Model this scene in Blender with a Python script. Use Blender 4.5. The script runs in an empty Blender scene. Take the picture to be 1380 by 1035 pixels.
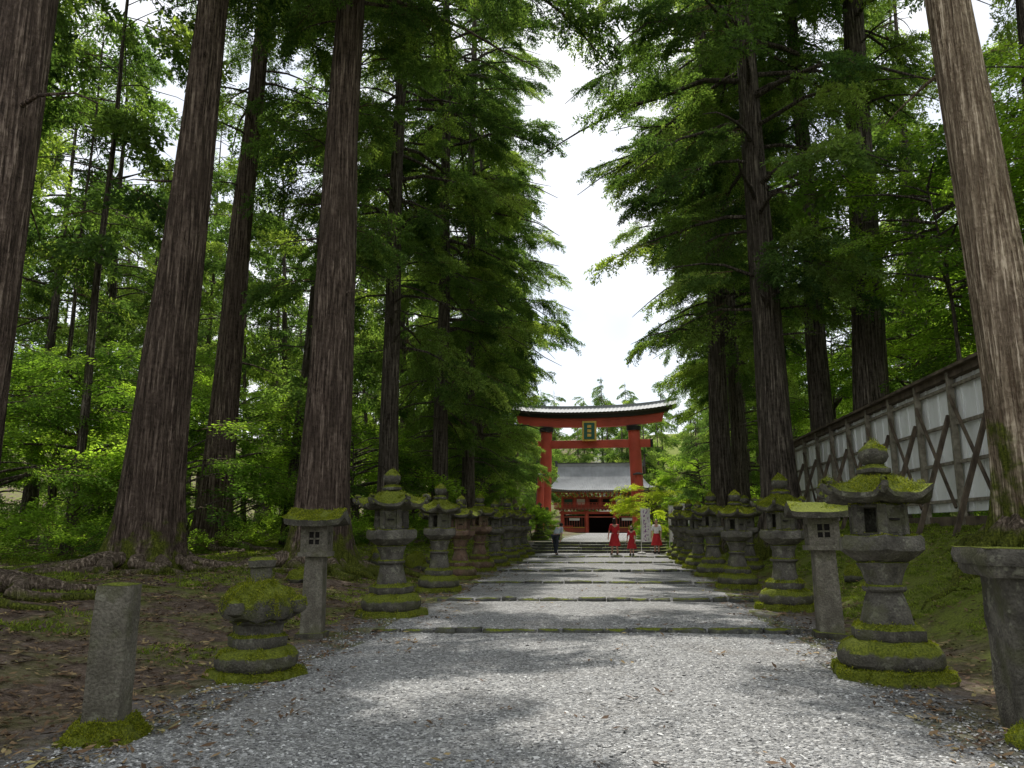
import bpy, math, random
import numpy as np
from mathutils import Vector, Matrix, noise as mn
R=random.Random(7)
S=bpy.context.scene
COL=S.collection
S.view_settings.view_transform='Standard'
S.view_settings.look='None'
S.view_settings.exposure=0
# ------------------------------------------------------------ materials
class NT:
    def __init__(s,name):
        s.m=bpy.data.materials.new(name); s.m.use_nodes=True
        s.t=s.m.node_tree; s.b=s.t.nodes['Principled BSDF']; s.out=s.t.nodes['Material Output']
        s._tc=None
    def n(s,ty,**k):
        x=s.t.nodes.new(ty)
        for a,v in k.items(): setattr(x,a,v)
        return x
    def set(s,sock,v):
        if hasattr(v,'is_output') : s.t.links.new(v,sock)
        elif isinstance(v,(tuple,list)):
            v=tuple(v)
            if len(v)==3 and sock.type=='RGBA': v=v+(1,)
            sock.default_value=v
        else: sock.default_value=v
    def tc(s,o='Object'):
        if s._tc is None: s._tc=s.n('ShaderNodeTexCoord')
        return s._tc.outputs[o]
    def scale(s,vec,sc):
        x=s.n('ShaderNodeMapping'); s.set(x.inputs['Vector'],vec); x.inputs['Scale'].default_value=sc; return x.outputs[0]
    def noise(s,scale,detail=4,vec=None,rough=.55,dist=0):
        x=s.n('ShaderNodeTexNoise'); s.set(x.inputs['Vector'],vec if vec is not None else s.tc())
        x.inputs['Scale'].default_value=scale; x.inputs['Detail'].default_value=min(detail,3.5); x.inputs['Roughness'].default_value=rough
        x.inputs['Distortion'].default_value=dist
        return x.outputs[0]
    def vor(s,scale,vec=None,out='Distance',feature='F1'):
        x=s.n('ShaderNodeTexVoronoi'); x.feature=feature; s.set(x.inputs['Vector'],vec if vec is not None else s.tc()); x.inputs['Scale'].default_value=scale
        return x.outputs[out]
    def math(s,op,a,b=0.5,c=0.5,clamp=False):
        x=s.n('ShaderNodeMath',operation=op); x.use_clamp=clamp
        s.set(x.inputs[0],a); s.set(x.inputs[1],b); s.set(x.inputs[2],c); return x.outputs[0]
    def sstep(s,v,a,b,lo=0,hi=1):
        x=s.n('ShaderNodeMapRange'); x.interpolation_type='SMOOTHSTEP'
        s.set(x.inputs[0],v); x.inputs[1].default_value=a; x.inputs[2].default_value=b; x.inputs[3].default_value=lo; x.inputs[4].default_value=hi
        return x.outputs[0]
    def ramp(s,f,stops):
        x=s.n('ShaderNodeValToRGB'); s.set(x.inputs[0],f)
        e=x.color_ramp.elements
        while len(e)<len(stops): e.new(.5)
        for i,(p,c) in enumerate(stops):
            e[i].position=p; e[i].color=tuple(c)+(1,)
        return x.outputs[0]
    def mix(s,f,a,b,bt='MIX'):
        x=s.n('ShaderNodeMix',data_type='RGBA'); x.blend_type=bt
        s.set(x.inputs[0],f); s.set(x.inputs[6],a); s.set(x.inputs[7],b); return x.outputs[2]
    def xyz(s,v):
        x=s.n('ShaderNodeSeparateXYZ'); s.set(x.inputs[0],v); return x.outputs
    def bump(s,h,strength=.5,dist=.02,prev=None):
        x=s.n('ShaderNodeBump'); s.set(x.inputs['Height'],h); x.inputs['Strength'].default_value=strength; x.inputs['Distance'].default_value=dist
        if prev is not None: s.set(x.inputs['Normal'],prev)
        return x.outputs[0]
    def fin(s,col,rough=.8,normal=None,spec=.3,metal=0):
        s.set(s.b.inputs['Base Color'],col); s.set(s.b.inputs['Roughness'],rough); s.b.inputs['Specular IOR Level'].default_value=spec
        s.b.inputs['Metallic'].default_value=metal
        if normal is not None: s.set(s.b.inputs['Normal'],normal)
        return s.m
def foliage_mat(name,stops,trans=.4):
    t=NT(name)
    oi=t.n('ShaderNodeObjectInfo')
    c=t.ramp(oi.outputs['Random'],stops)
    g=t.n('ShaderNodeNewGeometry')
    v=t.math('MULTIPLY_ADD',g.outputs['Random Per Island'],.8,.6)
    c=t.mix(1,c,v,'MULTIPLY')
    if trans<=0: return t.fin(c,.8,spec=.25)
    df=t.n('ShaderNodeBsdfDiffuse'); t.set(df.inputs[0],c)
    tr=t.n('ShaderNodeBsdfTranslucent')
    c2=t.mix(1,c,(2.2,2.3,.9),'MULTIPLY')
    t.set(tr.inputs[0],c2)
    mx=t.n('ShaderNodeMixShader'); mx.inputs[0].default_value=trans
    t.t.links.new(df.outputs[0],mx.inputs[1]); t.t.links.new(tr.outputs[0],mx.inputs[2]); t.t.links.new(mx.outputs[0],t.out.inputs[0])
    return t.m
M={}
M['cedar']=foliage_mat('cedar_foliage',[(0,(.052,.094,.038)),(.5,(.105,.168,.058)),(.85,(.18,.25,.08)),(1,(.27,.34,.11))],.48)
M['cedard']=foliage_mat('cedar_twig_brown',[(0,(.10,.06,.03)),(1,(.14,.09,.05))],0)
M['leaf']=foliage_mat('broadleaf_foliage',[(0,(.07,.13,.032)),(.5,(.145,.235,.046)),(1,(.28,.39,.075))],.5)
M['leafy']=foliage_mat('yellow_leaf_foliage',[(0,(.22,.29,.04)),(1,(.38,.42,.06))],.5)
M['moss']=foliage_mat('moss_blades',[(0,(.085,.105,.015)),(.6,(.20,.225,.025)),(1,(.32,.32,.045))],.3)
M['grass']=foliage_mat('ground_plants',[(0,(.09,.13,.025)),(1,(.25,.30,.06))],.35)
M['litter']=foliage_mat('leaf_litter',[(0,(.05,.03,.018)),(.5,(.13,.078,.042)),(.85,(.21,.145,.075)),(1,(.28,.24,.10))],0)
def bark(name,c0,c1,c2,mossh=1.4):
    t=NT(name)
    rid=t.noise(21,3,t.scale(t.tc(),(1,1,.05)),.5)
    rid2=t.noise(52,3,t.scale(t.tc(),(1,1,.09)),.6)
    brk=t.noise(9,4,t.scale(t.tc(),(1,1,1.1)),.65)
    n2=t.noise(1.6,4,t.scale(t.tc(),(1,1,.35)))
    a=t.math('ADD',t.math('MULTIPLY',rid,.7),t.math('MULTIPLY',rid2,.3))
    a=t.math('ADD',a,t.math('MULTIPLY',t.math('SUBTRACT',brk,.5),.22))
    col=t.ramp(a,[(.40,c0),(.47,tuple(x*.7 for x in c1)),(.53,c1),(.68,c2)])
    col=t.mix(t.sstep(n2,.4,.7,0,.55),col,tuple(x*.6 for x in c1))
    z=t.xyz(t.tc())[2]
    mm=t.math('ADD',t.math('MULTIPLY',t.noise(2.5,5),mossh*2.6),t.math('MULTIPLY',z,-1.0))
    mask=t.sstep(mm,mossh*.75,mossh*1.25)
    moss=t.ramp(t.noise(30,4),[(.3,(.05,.065,.012)),(.7,(.20,.225,.03))])
    col=t.mix(mask,col,moss)
    h=t.sstep(a,.36,.62)
    return t.fin(col,.9,t.bump(t.math('ADD',h,t.math('MULTIPLY',brk,.25)),1,.07),.15)
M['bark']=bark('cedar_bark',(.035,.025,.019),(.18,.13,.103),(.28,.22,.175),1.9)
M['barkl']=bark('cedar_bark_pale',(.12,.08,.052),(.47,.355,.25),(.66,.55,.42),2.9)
M['barkd']=bark('cedar_bark_dark',(.03,.024,.018),(.15,.122,.098),(.27,.23,.185),.9)  # greyer bark with darker mid tones and a lower moss line
def stone(name,c0,c1,mossk=.5,lich=.4):
    t=NT(name)
    n1=t.noise(5,4); n2=t.noise(45,4); n3=t.noise(9,5,rough=.7)
    col=t.ramp(n1,[(.3,c0),(.7,c1)])
    col=t.mix(t.sstep(n2,.35,.7,0,.5),col,tuple(x*.5 for x in c0))
    col=t.mix(t.sstep(n3,.56,.66,0,lich),col,(.32,.32,.24))
    col=t.mix(t.sstep(t.noise(3.1,3),.5,.66,0,.5),col,(.09,.095,.04))
    g=t.n('ShaderNodeNewGeometry'); nz=t.xyz(g.outputs['Normal'])[2]
    mm=t.math('ADD',t.math('MULTIPLY',nz,1.0),t.math('MULTIPLY',t.noise(6,4),.9))
    mask=t.sstep(mm,1.35-mossk*.75,1.55-mossk*.75)
    moss=t.ramp(n2,[(.3,(.05,.062,.009)),(.55,(.14,.165,.018)),(.8,(.23,.25,.035))])
    col=t.mix(mask,col,moss)
    h=t.math('ADD',n2,t.math('MULTIPLY',n3,.8))
    return t.fin(col,.92,t.bump(h,.95,.018),.2)
M['stone']=stone('weathered_stone',(.06,.055,.046),(.18,.167,.14),.5)
M['stoneflare']=stone('flare_tinted_stone',(.085,.054,.038),(.225,.145,.10),.5)  # warm brown paints a lens flare's tint into the stone colour
M['stonem']=stone('mossy_stone',(.053,.05,.04),(.155,.143,.115),.85)
M['stonel']=stone('post_stone',(.105,.095,.073),(.23,.21,.17),.25,.35)
M['stonep']=stone('plinth_moss_stone',(.08,.08,.065),(.17,.16,.13),1.3)
M['stepst']=stone('step_stone',(.05,.05,.045),(.13,.13,.12),.25)
def plain(name,col,rough=.6,var=.25,sc=6,spec=.3,metal=0,bumps=.15):
    t=NT(name); n=t.noise(sc,5); f=t.noise(sc*9,3)
    c=t.mix(t.sstep(n,.3,.75,0,1),col,tuple(x*(1-var) for x in col))
    c=t.mix(t.sstep(f,.5,.8,0,var),c,tuple(x*.6 for x in col))
    return t.fin(c,rough,t.bump(f,bumps,.01),spec,metal)
M['red']=plain('vermilion_paint',(.55,.09,.055),.5,.35,.4)
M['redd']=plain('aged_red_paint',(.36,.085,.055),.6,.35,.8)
M['black']=plain('black_lacquer',(.02,.02,.02),.4)
M['gold']=plain('gold_leaf',(.6,.38,.08),.35,.2,4,.5,.6)
M['green']=plain('green_plaque',(.03,.12,.08),.5)
M['white']=plain('white_plaster',(.7,.69,.66),.8,.15)
M['rooft']=plain('grey_roof_tile',(.29,.30,.305),.55,.3,.6)
M['roofd']=plain('dark_roof_edge',(.07,.07,.07),.6)
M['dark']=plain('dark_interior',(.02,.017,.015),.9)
M['granite']=plain('pale_granite',(.34,.33,.31),.85,.3,3)
t=NT('fence_panel'); nn=t.noise(1.5,5,t.scale(t.tc(),(1,1,.35)))
M['panel']=t.fin(t.mix(t.sstep(nn,.45,.75,0,.4),(.88,.89,.88),(.55,.54,.49)),.5,spec=.3)
t=NT('weathered_wood'); g=t.noise(10,5,t.scale(t.tc(),(1,.3,.3)));
M['wood']=t.fin(t.ramp(g,[(.3,(.05,.037,.027)),(.7,(.18,.14,.10))]),.85,t.bump(g,.5,.01))
t=NT('aged_wood_rail'); g=t.noise(8,5);
M['woodl']=t.fin(t.ramp(g,[(.3,(.13,.11,.08)),(.7,(.33,.30,.235))]),.8,t.bump(g,.4,.01))
M['root']=bark('root_bark',(.08,.06,.042),(.28,.215,.16),(.42,.34,.265),.35)
# gravel
t=NT('gravel'); 
cv=t.n('ShaderNodeTexVoronoi'); t.set(cv.inputs['Vector'],t.tc()); cv.inputs['Scale'].default_value=36
cv2=t.n('ShaderNodeTexVoronoi'); t.set(cv2.inputs['Vector'],t.tc()); cv2.inputs['Scale'].default_value=80
gcol=t.ramp(t.xyz(cv.outputs['Color'])[0],[(0,(.09,.09,.09)),(.4,(.23,.23,.228)),(.8,(.43,.43,.42)),(1,(.75,.74,.72))])
gcol2=t.ramp(t.xyz(cv2.outputs['Color'])[1],[(0,(.12,.12,.12)),(1,(.54,.535,.52))])
gc=t.mix(.38,gcol,gcol2)
big=t.noise(.55,4); mid=t.noise(3,4)
gc=t.mix(t.sstep(big,.5,.72,0,.35),gc,(.21,.19,.165))
gc=t.mix(t.sstep(mid,.55,.75,0,.35),gc,(.13,.12,.108))
hh=t.math('SUBTRACT',1,cv.outputs['Distance']); h2=t.math('SUBTRACT',1,cv2.outputs['Distance'])
M['gravel']=t.fin(gc,.85,t.bump(t.math('ADD',hh,t.math('MULTIPLY',h2,.35)),1,.035),.25)
M['pebble']=foliage_mat('pebble_stone',[(0,(.09,.09,.09)),(.5,(.26,.26,.258)),(.9,(.47,.47,.46)),(1,(.7,.7,.68))],0)
# ground
t=NT('forest_ground')
X,Y,Z=t.xyz(t.tc())
n1=t.noise(1.1,4); n2=t.noise(7,4,rough=.65); n3=t.noise(40,3,rough=.7)
dirt=t.ramp(n2,[(.3,(.065,.047,.035)),(.55,(.165,.122,.093)),(.78,(.30,.245,.20))])
dirt=t.mix(t.sstep(n3,.4,.7,0,.6),dirt,(.055,.037,.027))
grv=t.mix(.5,t.ramp(t.xyz(t.vor(55,out='Color'))[0],[(0,(.08,.08,.08)),(1,(.38,.38,.38))]),(.17,.16,.14))
ax=t.math('ABSOLUTE',t.math('ADD',X,.5))
gm=t.sstep(t.math('ADD',ax,t.math('MULTIPLY',n1,2.4)),3.9,5.3,1,0)
mossc=t.ramp(n3,[(.3,(.07,.09,.018)),(.6,(.18,.215,.037)),(.85,(.29,.31,.065))])
mr=t.sstep(t.math('ADD',X,t.math('MULTIPLY',n1,3)),4.9,6.3)
ml=t.math('MULTIPLY',t.sstep(n1,.46,.58),t.sstep(Y,6,16,.35,1))
ml=t.math('MULTIPLY',ml,t.sstep(X,-30,-3,.9,.75))
col=t.mix(gm,dirt,grv)
ms=t.math('MAXIMUM',t.math('MULTIPLY',mr,t.sstep(n2,.3,.45)),ml)
col=t.mix(ms,col,mossc)
M['ground']=t.fin(col,.95,t.bump(t.math('ADD',n3,t.math('MULTIPLY',n2,2)),.9,.035),.15)
# ------------------------------------------------------------ mesh helpers
class MB:
    def __init__(s): s.v=[]; s.f=[]; s.mi=[]; s.mats=[]
    def mat(s,m):
        if m not in s.mats: s.mats.append(m)
        return s.mats.index(m)
    def add(s,vs,fs,m):
        o=len(s.v); i=s.mat(m)
        s.v.extend([tuple(p) for p in vs]); s.f.extend([tuple(a+o for a in f) for f in fs]); s.mi.extend([i]*len(fs))
    def box(s,c,d,m,rot=None,taper=1.0,jit=0):
        vs=[]
        for z in (-1,1):
            k=taper if z>0 else 1
            for x,y in ((-1,-1),(1,-1),(1,1),(-1,1)):
                p=Vector((x*d[0]/2*k,y*d[1]/2*k,z*d[2]/2))
                if jit: p+=Vector((R.uniform(-jit,jit),R.uniform(-jit,jit),R.uniform(-jit,jit)))
                if rot is not None: p=rot@p
                vs.append(p+Vector(c))
        s.add(vs,[(3,2,1,0),(4,5,6,7),(0,1,5,4),(1,2,6,5),(2,3,7,6),(3,0,4,7)],m)
    def beam(s,a,b,w,h,m):
        a=Vector(a); b=Vector(b); d=b-a; L=d.length
        q=d.to_track_quat('X','Z').to_matrix()
        s.box((a+b)/2,(L,w,h),m,q)
    def tube(s,pts,rad,n,m,cap=True):
        pts=[Vector(p) for p in pts]; vs=[]; fs=[]
        for i,p in enumerate(pts):
            d=(pts[min(i+1,len(pts)-1)]-pts[max(i-1,0)]).normalized()
            up=Vector((0,0,1)) if abs(d.z)<.9 else Vector((1,0,0))
            a=d.cross(up).normalized(); b=d.cross(a)
            for k in range(n):
                th=2*math.pi*k/n
                vs.append(p+(a*math.cos(th)+b*math.sin(th))*rad[i])
        for i in range(len(pts)-1):
            for k in range(n):
                k2=(k+1)%n
                fs.append((i*n+k,i*n+k2,(i+1)*n+k2,(i+1)*n+k))
        if cap:
            fs.append(tuple(range(n))); fs.append(tuple(reversed(range((len(pts)-1)*n,len(pts)*n))))
        s.add(vs,fs,m)
    def lathe(s,prof,m,n=0,seg=36,c=(0,0,0),disp=.01,lift=0,rmax=1,rot=0,sub=.045,seed=0,nsc=5):
        pr=[]
        for i in range(len(prof)-1):
            (r0,z0),(r1,z1)=prof[i],prof[i+1]; L=math.hypot(r1-r0,z1-z0); k=max(1,int(L/sub))
            for j in range(k): pr.append((r0+(r1-r0)*j/k,z0+(z1-z0)*j/k))
        pr.append(prof[-1])
        vs=[];fs=[]
        for r,z in pr:
            for k in range(seg):
                th=2*math.pi*k/seg; rr=r; cor=0
                if n:
                    w=2*math.pi/n; a=((th)%w)-w/2
                    rr=r*math.cos(w/2)/math.cos(a); cor=(abs(a)/(w/2))**4
                zz=z+lift*cor*(r/rmax)**3
                p=Vector((rr*math.cos(th+rot),rr*math.sin(th+rot),zz))
                q=p*nsc+Vector((seed*3.1,seed*1.7,seed))
                dv=mn.noise_vector(q)*disp+mn.noise_vector(q*3)*disp*.5
                vs.append(p+dv+Vector(c))
        for i in range(len(pr)-1):
            for k in range(seg):
                k2=(k+1)%seg; fs.append((i*seg+k,i*seg+k2,(i+1)*seg+k2,(i+1)*seg+k))
        fs.append(tuple(reversed(range(seg)))); fs.append(tuple(range((len(pr)-1)*seg,len(pr)*seg)))
        s.add(vs,fs,m)
    def obj(s,name,smooth=False,parent=None,loc=(0,0,0),rz=0,bevel=0,link=True,rot=None):
        me=bpy.data.meshes.new(name); me.from_pydata(s.v,[],s.f)
        for m in s.mats: me.materials.append(m)
        me.polygons.foreach_set('material_index',s.mi)
        if smooth: me.polygons.foreach_set('use_smooth',[True]*len(s.f))
        me.update()
        if smooth=='auto':
            try: me.set_sharp_from_angle(angle=math.radians(40))
            except Exception: pass
        o=bpy.data.objects.new(name,me); o.location=loc; o.rotation_euler=rot if rot else (0,0,rz)
        if link: COL.objects.link(o)
        if parent: o.parent=parent
        if bevel:
            b=o.modifiers.new('bevel','BEVEL'); b.width=bevel; b.segments=2; b.limit_method='ANGLE'
        return o
def empty(name,loc,rz=0):
    e=bpy.data.objects.new(name,None); e.location=loc; e.rotation_euler=(0,0,rz); e.empty_display_size=.3; COL.objects.link(e); return e
# ------------------------------------------------------------ instanced scatter
def make_group(name,coll):
    g=bpy.data.node_groups.new(name,'GeometryNodeTree')
    g.interface.new_socket('Geometry',in_out='INPUT',socket_type='NodeSocketGeometry')
    g.interface.new_socket('Geometry',in_out='OUTPUT',socket_type='NodeSocketGeometry')
    i=g.nodes.new('NodeGroupInput'); o=g.nodes.new('NodeGroupOutput')
    ip=g.nodes.new('GeometryNodeInstanceOnPoints'); ci=g.nodes.new('GeometryNodeCollectionInfo')
    ci.inputs['Collection'].default_value=coll; ci.inputs['Separate Children'].default_value=True; ci.inputs['Reset Children'].default_value=True
    def na(nm,ty):
        a=g.nodes.new('GeometryNodeInputNamedAttribute'); a.data_type=ty; a.inputs['Name'].default_value=nm; return a.outputs['Attribute']
    L=g.links.new
    L(i.outputs[0],ip.inputs['Points']); L(ci.outputs[0],ip.inputs['Instance']); ip.inputs['Pick Instance'].default_value=True
    L(na('idx','INT'),ip.inputs['Instance Index']); L(na('rot','FLOAT_VECTOR'),ip.inputs['Rotation']); L(na('scl','FLOAT'),ip.inputs['Scale'])
    L(ip.outputs[0],o.inputs[0])
    return g
def scatter(name,pts,group,parent=None):
    """pts: list of (pos,rot,scale,idx)"""
    me=bpy.data.meshes.new(name); me.from_pydata([tuple(p[0]) for p in pts],[],[])
    a=me.attributes.new('rot','FLOAT_VECTOR','POINT'); a.data.foreach_set('vector',np.array([p[1] for p in pts],dtype=np.float32).ravel())
    a=me.attributes.new('scl','FLOAT','POINT'); a.data.foreach_set('value',np.array([p[2] for p in pts],dtype=np.float32))
    a=me.attributes.new('idx','INT','POINT'); a.data.foreach_set('value',np.array([p[3] for p in pts],dtype=np.int32))
    o=bpy.data.objects.new(name,me); COL.objects.link(o)
    if parent: o.parent=parent
    m=o.modifiers.new('scatter','NODES'); m.node_group=group
    return o
def quad(vs,fs,p,d,side,L,w):
    o=len(vs); vs += [p-side*w*.3,p+d*L*.5-side*w*.5,p+d*L,p+d*L*.5+side*w*.5]; fs.append((o,o+1,o+2,o+3))
def rv(r=R):
    while True:
        v=Vector((r.uniform(-1,1),r.uniform(-1,1),r.uniform(-1,1)))
        if .1<v.length<1: return v.normalized()
def spray(vs,fs,r,Mx,leafL,leafW,nt,nl):
    R3=Mx.to_3x3()
    for k in range(nt):
        s=.08+.92*k/nt; x=1.2*s; z=.03-.25*s*s
        sd=1 if k%2 else -1
        ang=r.uniform(.5,1.2)*sd; Lt=(.55*(1-s*.5))*r.uniform(.6,1.25)
        d=Vector((math.cos(ang),math.sin(ang),r.uniform(-.45,.25))).normalized()
        for j in range(nl):
            q=((j+.5)/nl)**.75; p=Vector((x,0,z))+d*Lt*q+Vector((0,0,-.14*q*q))+rv(r)*.045
            dd=(d*1.0+rv(r)*.9).normalized(); sd2=dd.cross(rv(r)).normalized()
            quad(vs,fs,Mx@p,(R3@dd).normalized(),(R3@sd2).normalized(),leafL*r.uniform(.7,1.3),leafW*r.uniform(.8,1.4))
def bough(i,leafL=.125,leafW=.044,ns=10,nt=16,nl=9,mat='cedar'):
    """a whole drooping bough about 2.6 m long with side sprays"""
    r=random.Random(100+i); mb=MB(); vs=[];fs=[]
    def ax(s): return Vector((2.0*s,.12*math.sin(s*4+i),.10*s-.45*s*s))
    mb.tube([ax(0),ax(.35),ax(.7),ax(1)],[.022,.017,.011,.005],3,M['cedard'],False)
    for k in range(ns):
        s=(k+.3)/ns; sd=1 if k%2 else -1
        a=sd*r.uniform(.35,1.15)*(1-.6*s) if k<ns-1 else 0
        sc=(.95-.25*s)*r.uniform(.7,1.2)
        p=ax(s); b=p+Vector((math.cos(a),math.sin(a),-.25))*sc
        mb.tube([p,p.lerp(b,.5)+Vector((0,0,.03)),b],[.010,.007,.003],3,M['cedard'],False)
        Mx=Matrix.Translation(p)@Matrix.Rotation(a,4,'Z')@Matrix.Rotation(r.uniform(-.15,.6),4,'Y')@Matrix.Rotation(r.uniform(-.6,.6),4,'X')@Matrix.Scale(sc,4)
        spray(vs,fs,r,Mx,leafL,leafW,nt,nl)
    mb.add(vs,fs,M[mat]); return mb
def leaf_bough(i,mat,n=5,nl=110,L=.11,W=.07):
    r=random.Random(200+i); mb=MB(); vs=[];fs=[]
    for c in range(n):
        a0=r.uniform(-1.0,1.0) if c else 0; o=Vector((.45*c*.6,r.uniform(-.2,.2),r.uniform(-.1,.1)))
        q=Matrix.Rotation(a0,3,'Z')@Matrix.Rotation(r.uniform(-.3,.3),3,'X')
        mb.tube([o,o+q@Vector((.5,0,.06)),o+q@Vector((1.0,0,.0))],[.011,.008,.003],3,M['cedard'],False)
        for k in range(nl):
            s=r.random()**.7; b=r.uniform(-1,1); p=Vector((s*1.1,b*.5*(1-abs(s-.5)),.05+r.gauss(0,.07)-.12*b*b-.15*s*s))
            d=Vector((1,b*1.6,r.uniform(-.5,.1))).normalized(); nn=(Vector((0,0,1))+rv(r)*.6).normalized()
            d=q@d
            quad(vs,fs,o+q@p,d,d.cross(nn).normalized(),L*r.uniform(.7,1.3),W*r.uniform(.8,1.2))
    mb.add(vs,fs,mat); return mb
def tuft(i,mat,n,L,W,spread):
    r=random.Random(300+i); mb=MB(); vs=[];fs=[]
    for k in range(n):
        p=Vector((r.gauss(0,spread),r.gauss(0,spread),-.002)); d=(Vector((0,0,1))+rv(r)*.8).normalized(); 
        if d.z<.1: d.z=.2
        quad(vs,fs,p,d,d.cross(rv(r)).normalized(),L*r.uniform(.5,1.2),W)
    mb.add(vs,fs,mat); return mb
def coll(name,mbs):
    c=bpy.data.collections.new(name)
    for i,mb in enumerate(mbs):
        o=mb.obj('%s_part_%02d'%(name,i),link=False); c.objects.link(o)
    return c
G={}
G['cedar']=make_group('cedar_scatter',coll('cedar_bough',[bough(i) for i in range(6)]))
G['far']=make_group('far_scatter',coll('cedar_mass_bough',[bough(20+i,.17,.065,8,11,7) for i in range(4)]))
G['leaf']=make_group('leaf_scatter',coll('leaf_bough',[leaf_bough(i,M['leaf']) for i in range(4)]))
G['leafy']=make_group('leafy_scatter',coll('yellow_leaf_bough',[leaf_bough(i+5,M['leafy']) for i in range(2)]))
G['sprig']=make_group('sprig_scatter',coll('leaf_sprig',[leaf_bough(i+15,M['leaf'],1,120) for i in range(3)]))
G['moss']=make_group('moss_scatter',coll('moss_tuft',[tuft(i,M['moss'],12,.022,.007,.018) for i in range(3)]))
G['grass']=make_group('grass_scatter',coll('grass_tuft',[tuft(i+5,M['grass'],20,.07,.016,.05) for i in range(3)]))
def pebble(i):
    r=random.Random(i); mb=MB(); s=Vector((r.uniform(.7,1.2),r.uniform(.6,1),r.uniform(.4,.7)))
    P=[(0,0,1),(1,0,.2),(.3,.95,.1),(-.8,.6,.15),(-.8,-.6,.1),(.3,-.95,.2),(0,0,-1)]
    vs=[Vector(p)*1.0+rv(r)*.25 for p in P]; vs=[Vector((v.x*s.x,v.y*s.y,v.z*s.z))*.5 for v in vs]
    fs=[(0,k,k%5+1) for k in range(1,6)]+[(6,k%5+1,k) for k in range(1,6)]
    mb.add(vs,fs,M['pebble']); return mb
G['peb']=make_group('pebble_scatter',coll('pebble',[pebble(i) for i in range(5)]))
def litter(i):
    r=random.Random(i); mb=MB(); vs=[];fs=[]
    for k in range(5):
        a=r.uniform(0,6.28); d=Vector((math.cos(a),math.sin(a),r.uniform(0,.35))).normalized()
        quad(vs,fs,Vector((r.gauss(0,.05),r.gauss(0,.05),.006+.004*k)),d,d.cross(Vector((0,0,1))+rv(r)*.4).normalized(),r.uniform(.03,.09),r.uniform(.012,.03))
    mb.add(vs,fs,M['litter']); return mb
G['lit']=make_group('litter_scatter',coll('litter_bit',[litter(i) for i in range(4)]))
# ------------------------------------------------------------ terrain
RIS=[11.9,16.3,20.6,25.2,30.0,34.6]
STAIR=[39.0,39.9,40.8,41.7]
def ss(a,b,x):
    t=max(0,min(1,(x-a)/(b-a))); return t*t*(3-2*t)
def base_steps(y):
    z=0
    for r in RIS:
        if y>=r: z+=.05
    for r in STAIR:
        if y>=r: z+=.12
    return z
def base_smooth(y):
    return .30*ss(8,37,y)*1.0+.48*ss(37,43,y)
SK=.10
def clampx(x): return max(-4.5,min(3.5,x))
def gz(x,y,noi=True):
    yr=y-SK*clampx(x)
    d=abs(x+.5)
    k=ss(3.0,3.7,d)
    z=base_steps(yr)*(1-k)+base_smooth(yr)*k
    z+=.45*ss(4.2,9,-x)+.9*ss(14,60,-x)
    fall=1-ss(44,60,y)*.6
    z+=1.45*ss(3.9,7.0,x)*fall+1.2*ss(8,40,x)
    if noi:
        a=.02+.10*ss(3.2,6,d)
        z+=a*mn.noise(Vector((x*.7,y*.7,3)))+a*.4*mn.noise(Vector((x*2.3,y*2.3,7)))
        z+=ss(20,80,abs(x))*2.0*mn.noise(Vector((x*.03,y*.03,0)))
        z+=30*ss(138,260,y)
    return z
rows=set()
y=-60
while y<2: rows.add(round(y,3)); y+=3
while y<46: rows.add(round(y,3)); y+=.2
while y<150: rows.add(round(y,3)); y+=1.5
while y<900: rows.add(round(y,3)); y+=20
for r in RIS+STAIR:
    rows.add(r-.012); rows.add(r+.0)
rows=sorted(rows)
xs=[]
x=-600
while x<-40: xs.append(x); x+=25
while x<-13: xs.append(x); x+=1.2
while x<11: xs.append(x); x+=.22
while x<40: xs.append(x); x+=1.2
while x<620: xs.append(x); x+=25
def sheet(name,xs,rows,mat,off,edge=None):
    vs=[];fs=[];nx=len(xs)
    for j,yr in enumerate(rows):
        for i,x in enumerate(xs):
            xx=x
            if edge: xx=edge(x,yr,i,nx)
            yy=yr+SK*clampx(xx)
            vs.append((xx,yy,gz(xx,yy)+off))
    for j in range(len(rows)-1):
        for i in range(nx-1):
            fs.append((j*nx+i,j*nx+i+1,(j+1)*nx+i+1,(j+1)*nx+i))
    mb=MB(); mb.add(vs,fs,mat); return mb.obj(name,smooth=True)
sheet('ground',xs,rows,M['ground'],0)
def edge(x,yr,i,nx):
    t=(x+3.35)/(5.75)
    l=-3.35+.28*mn.noise(Vector((yr*.5,0,0)))+.12*mn.noise(Vector((yr*2.5,3,0)))
    r=2.4+.28*mn.noise(Vector((yr*.5,9,0)))+.12*mn.noise(Vector((yr*2.5,13,0)))
    return l+(r-l)*t
sheet('gravel_path',[-3.35+5.75*k/28 for k in range(29)],[r for r in rows if -20<r<140],M['gravel'],.008,edge)
for r in RIS:
    mb=MB(); x=-3.5
    while x<2.4:
        L=R.uniform(.25,.8); cx=x+L/2
        zt=base_steps(r+.05)
        yy=r-.045+SK*clampx(cx)+R.uniform(-.05,.05)
        mb.lathe([(.07,-L/2),(.075,0),(.07,L/2)],M['stepst'],0,10,(0,0,0),.02,seed=R.random()*50,sub=.12)
        n=len(mb.v)
        cnt=10*(sum(max(1,int(math.hypot(a,b)/.12)) for a,b in ((.005,L/2),(.005,L/2)))+1)
        dz=R.uniform(-.02,.012)
        for q in range(n-cnt,n):
            v=mb.v[q]; mb.v[q]=(cx+v[2]*.98,yy+v[0]*1.3+SK*v[2],zt-.055+dz+v[1]*1.05)
        x+=L+R.uniform(0,.06)
    mb.obj('step_edging',smooth=True)
mb=MB()
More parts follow.
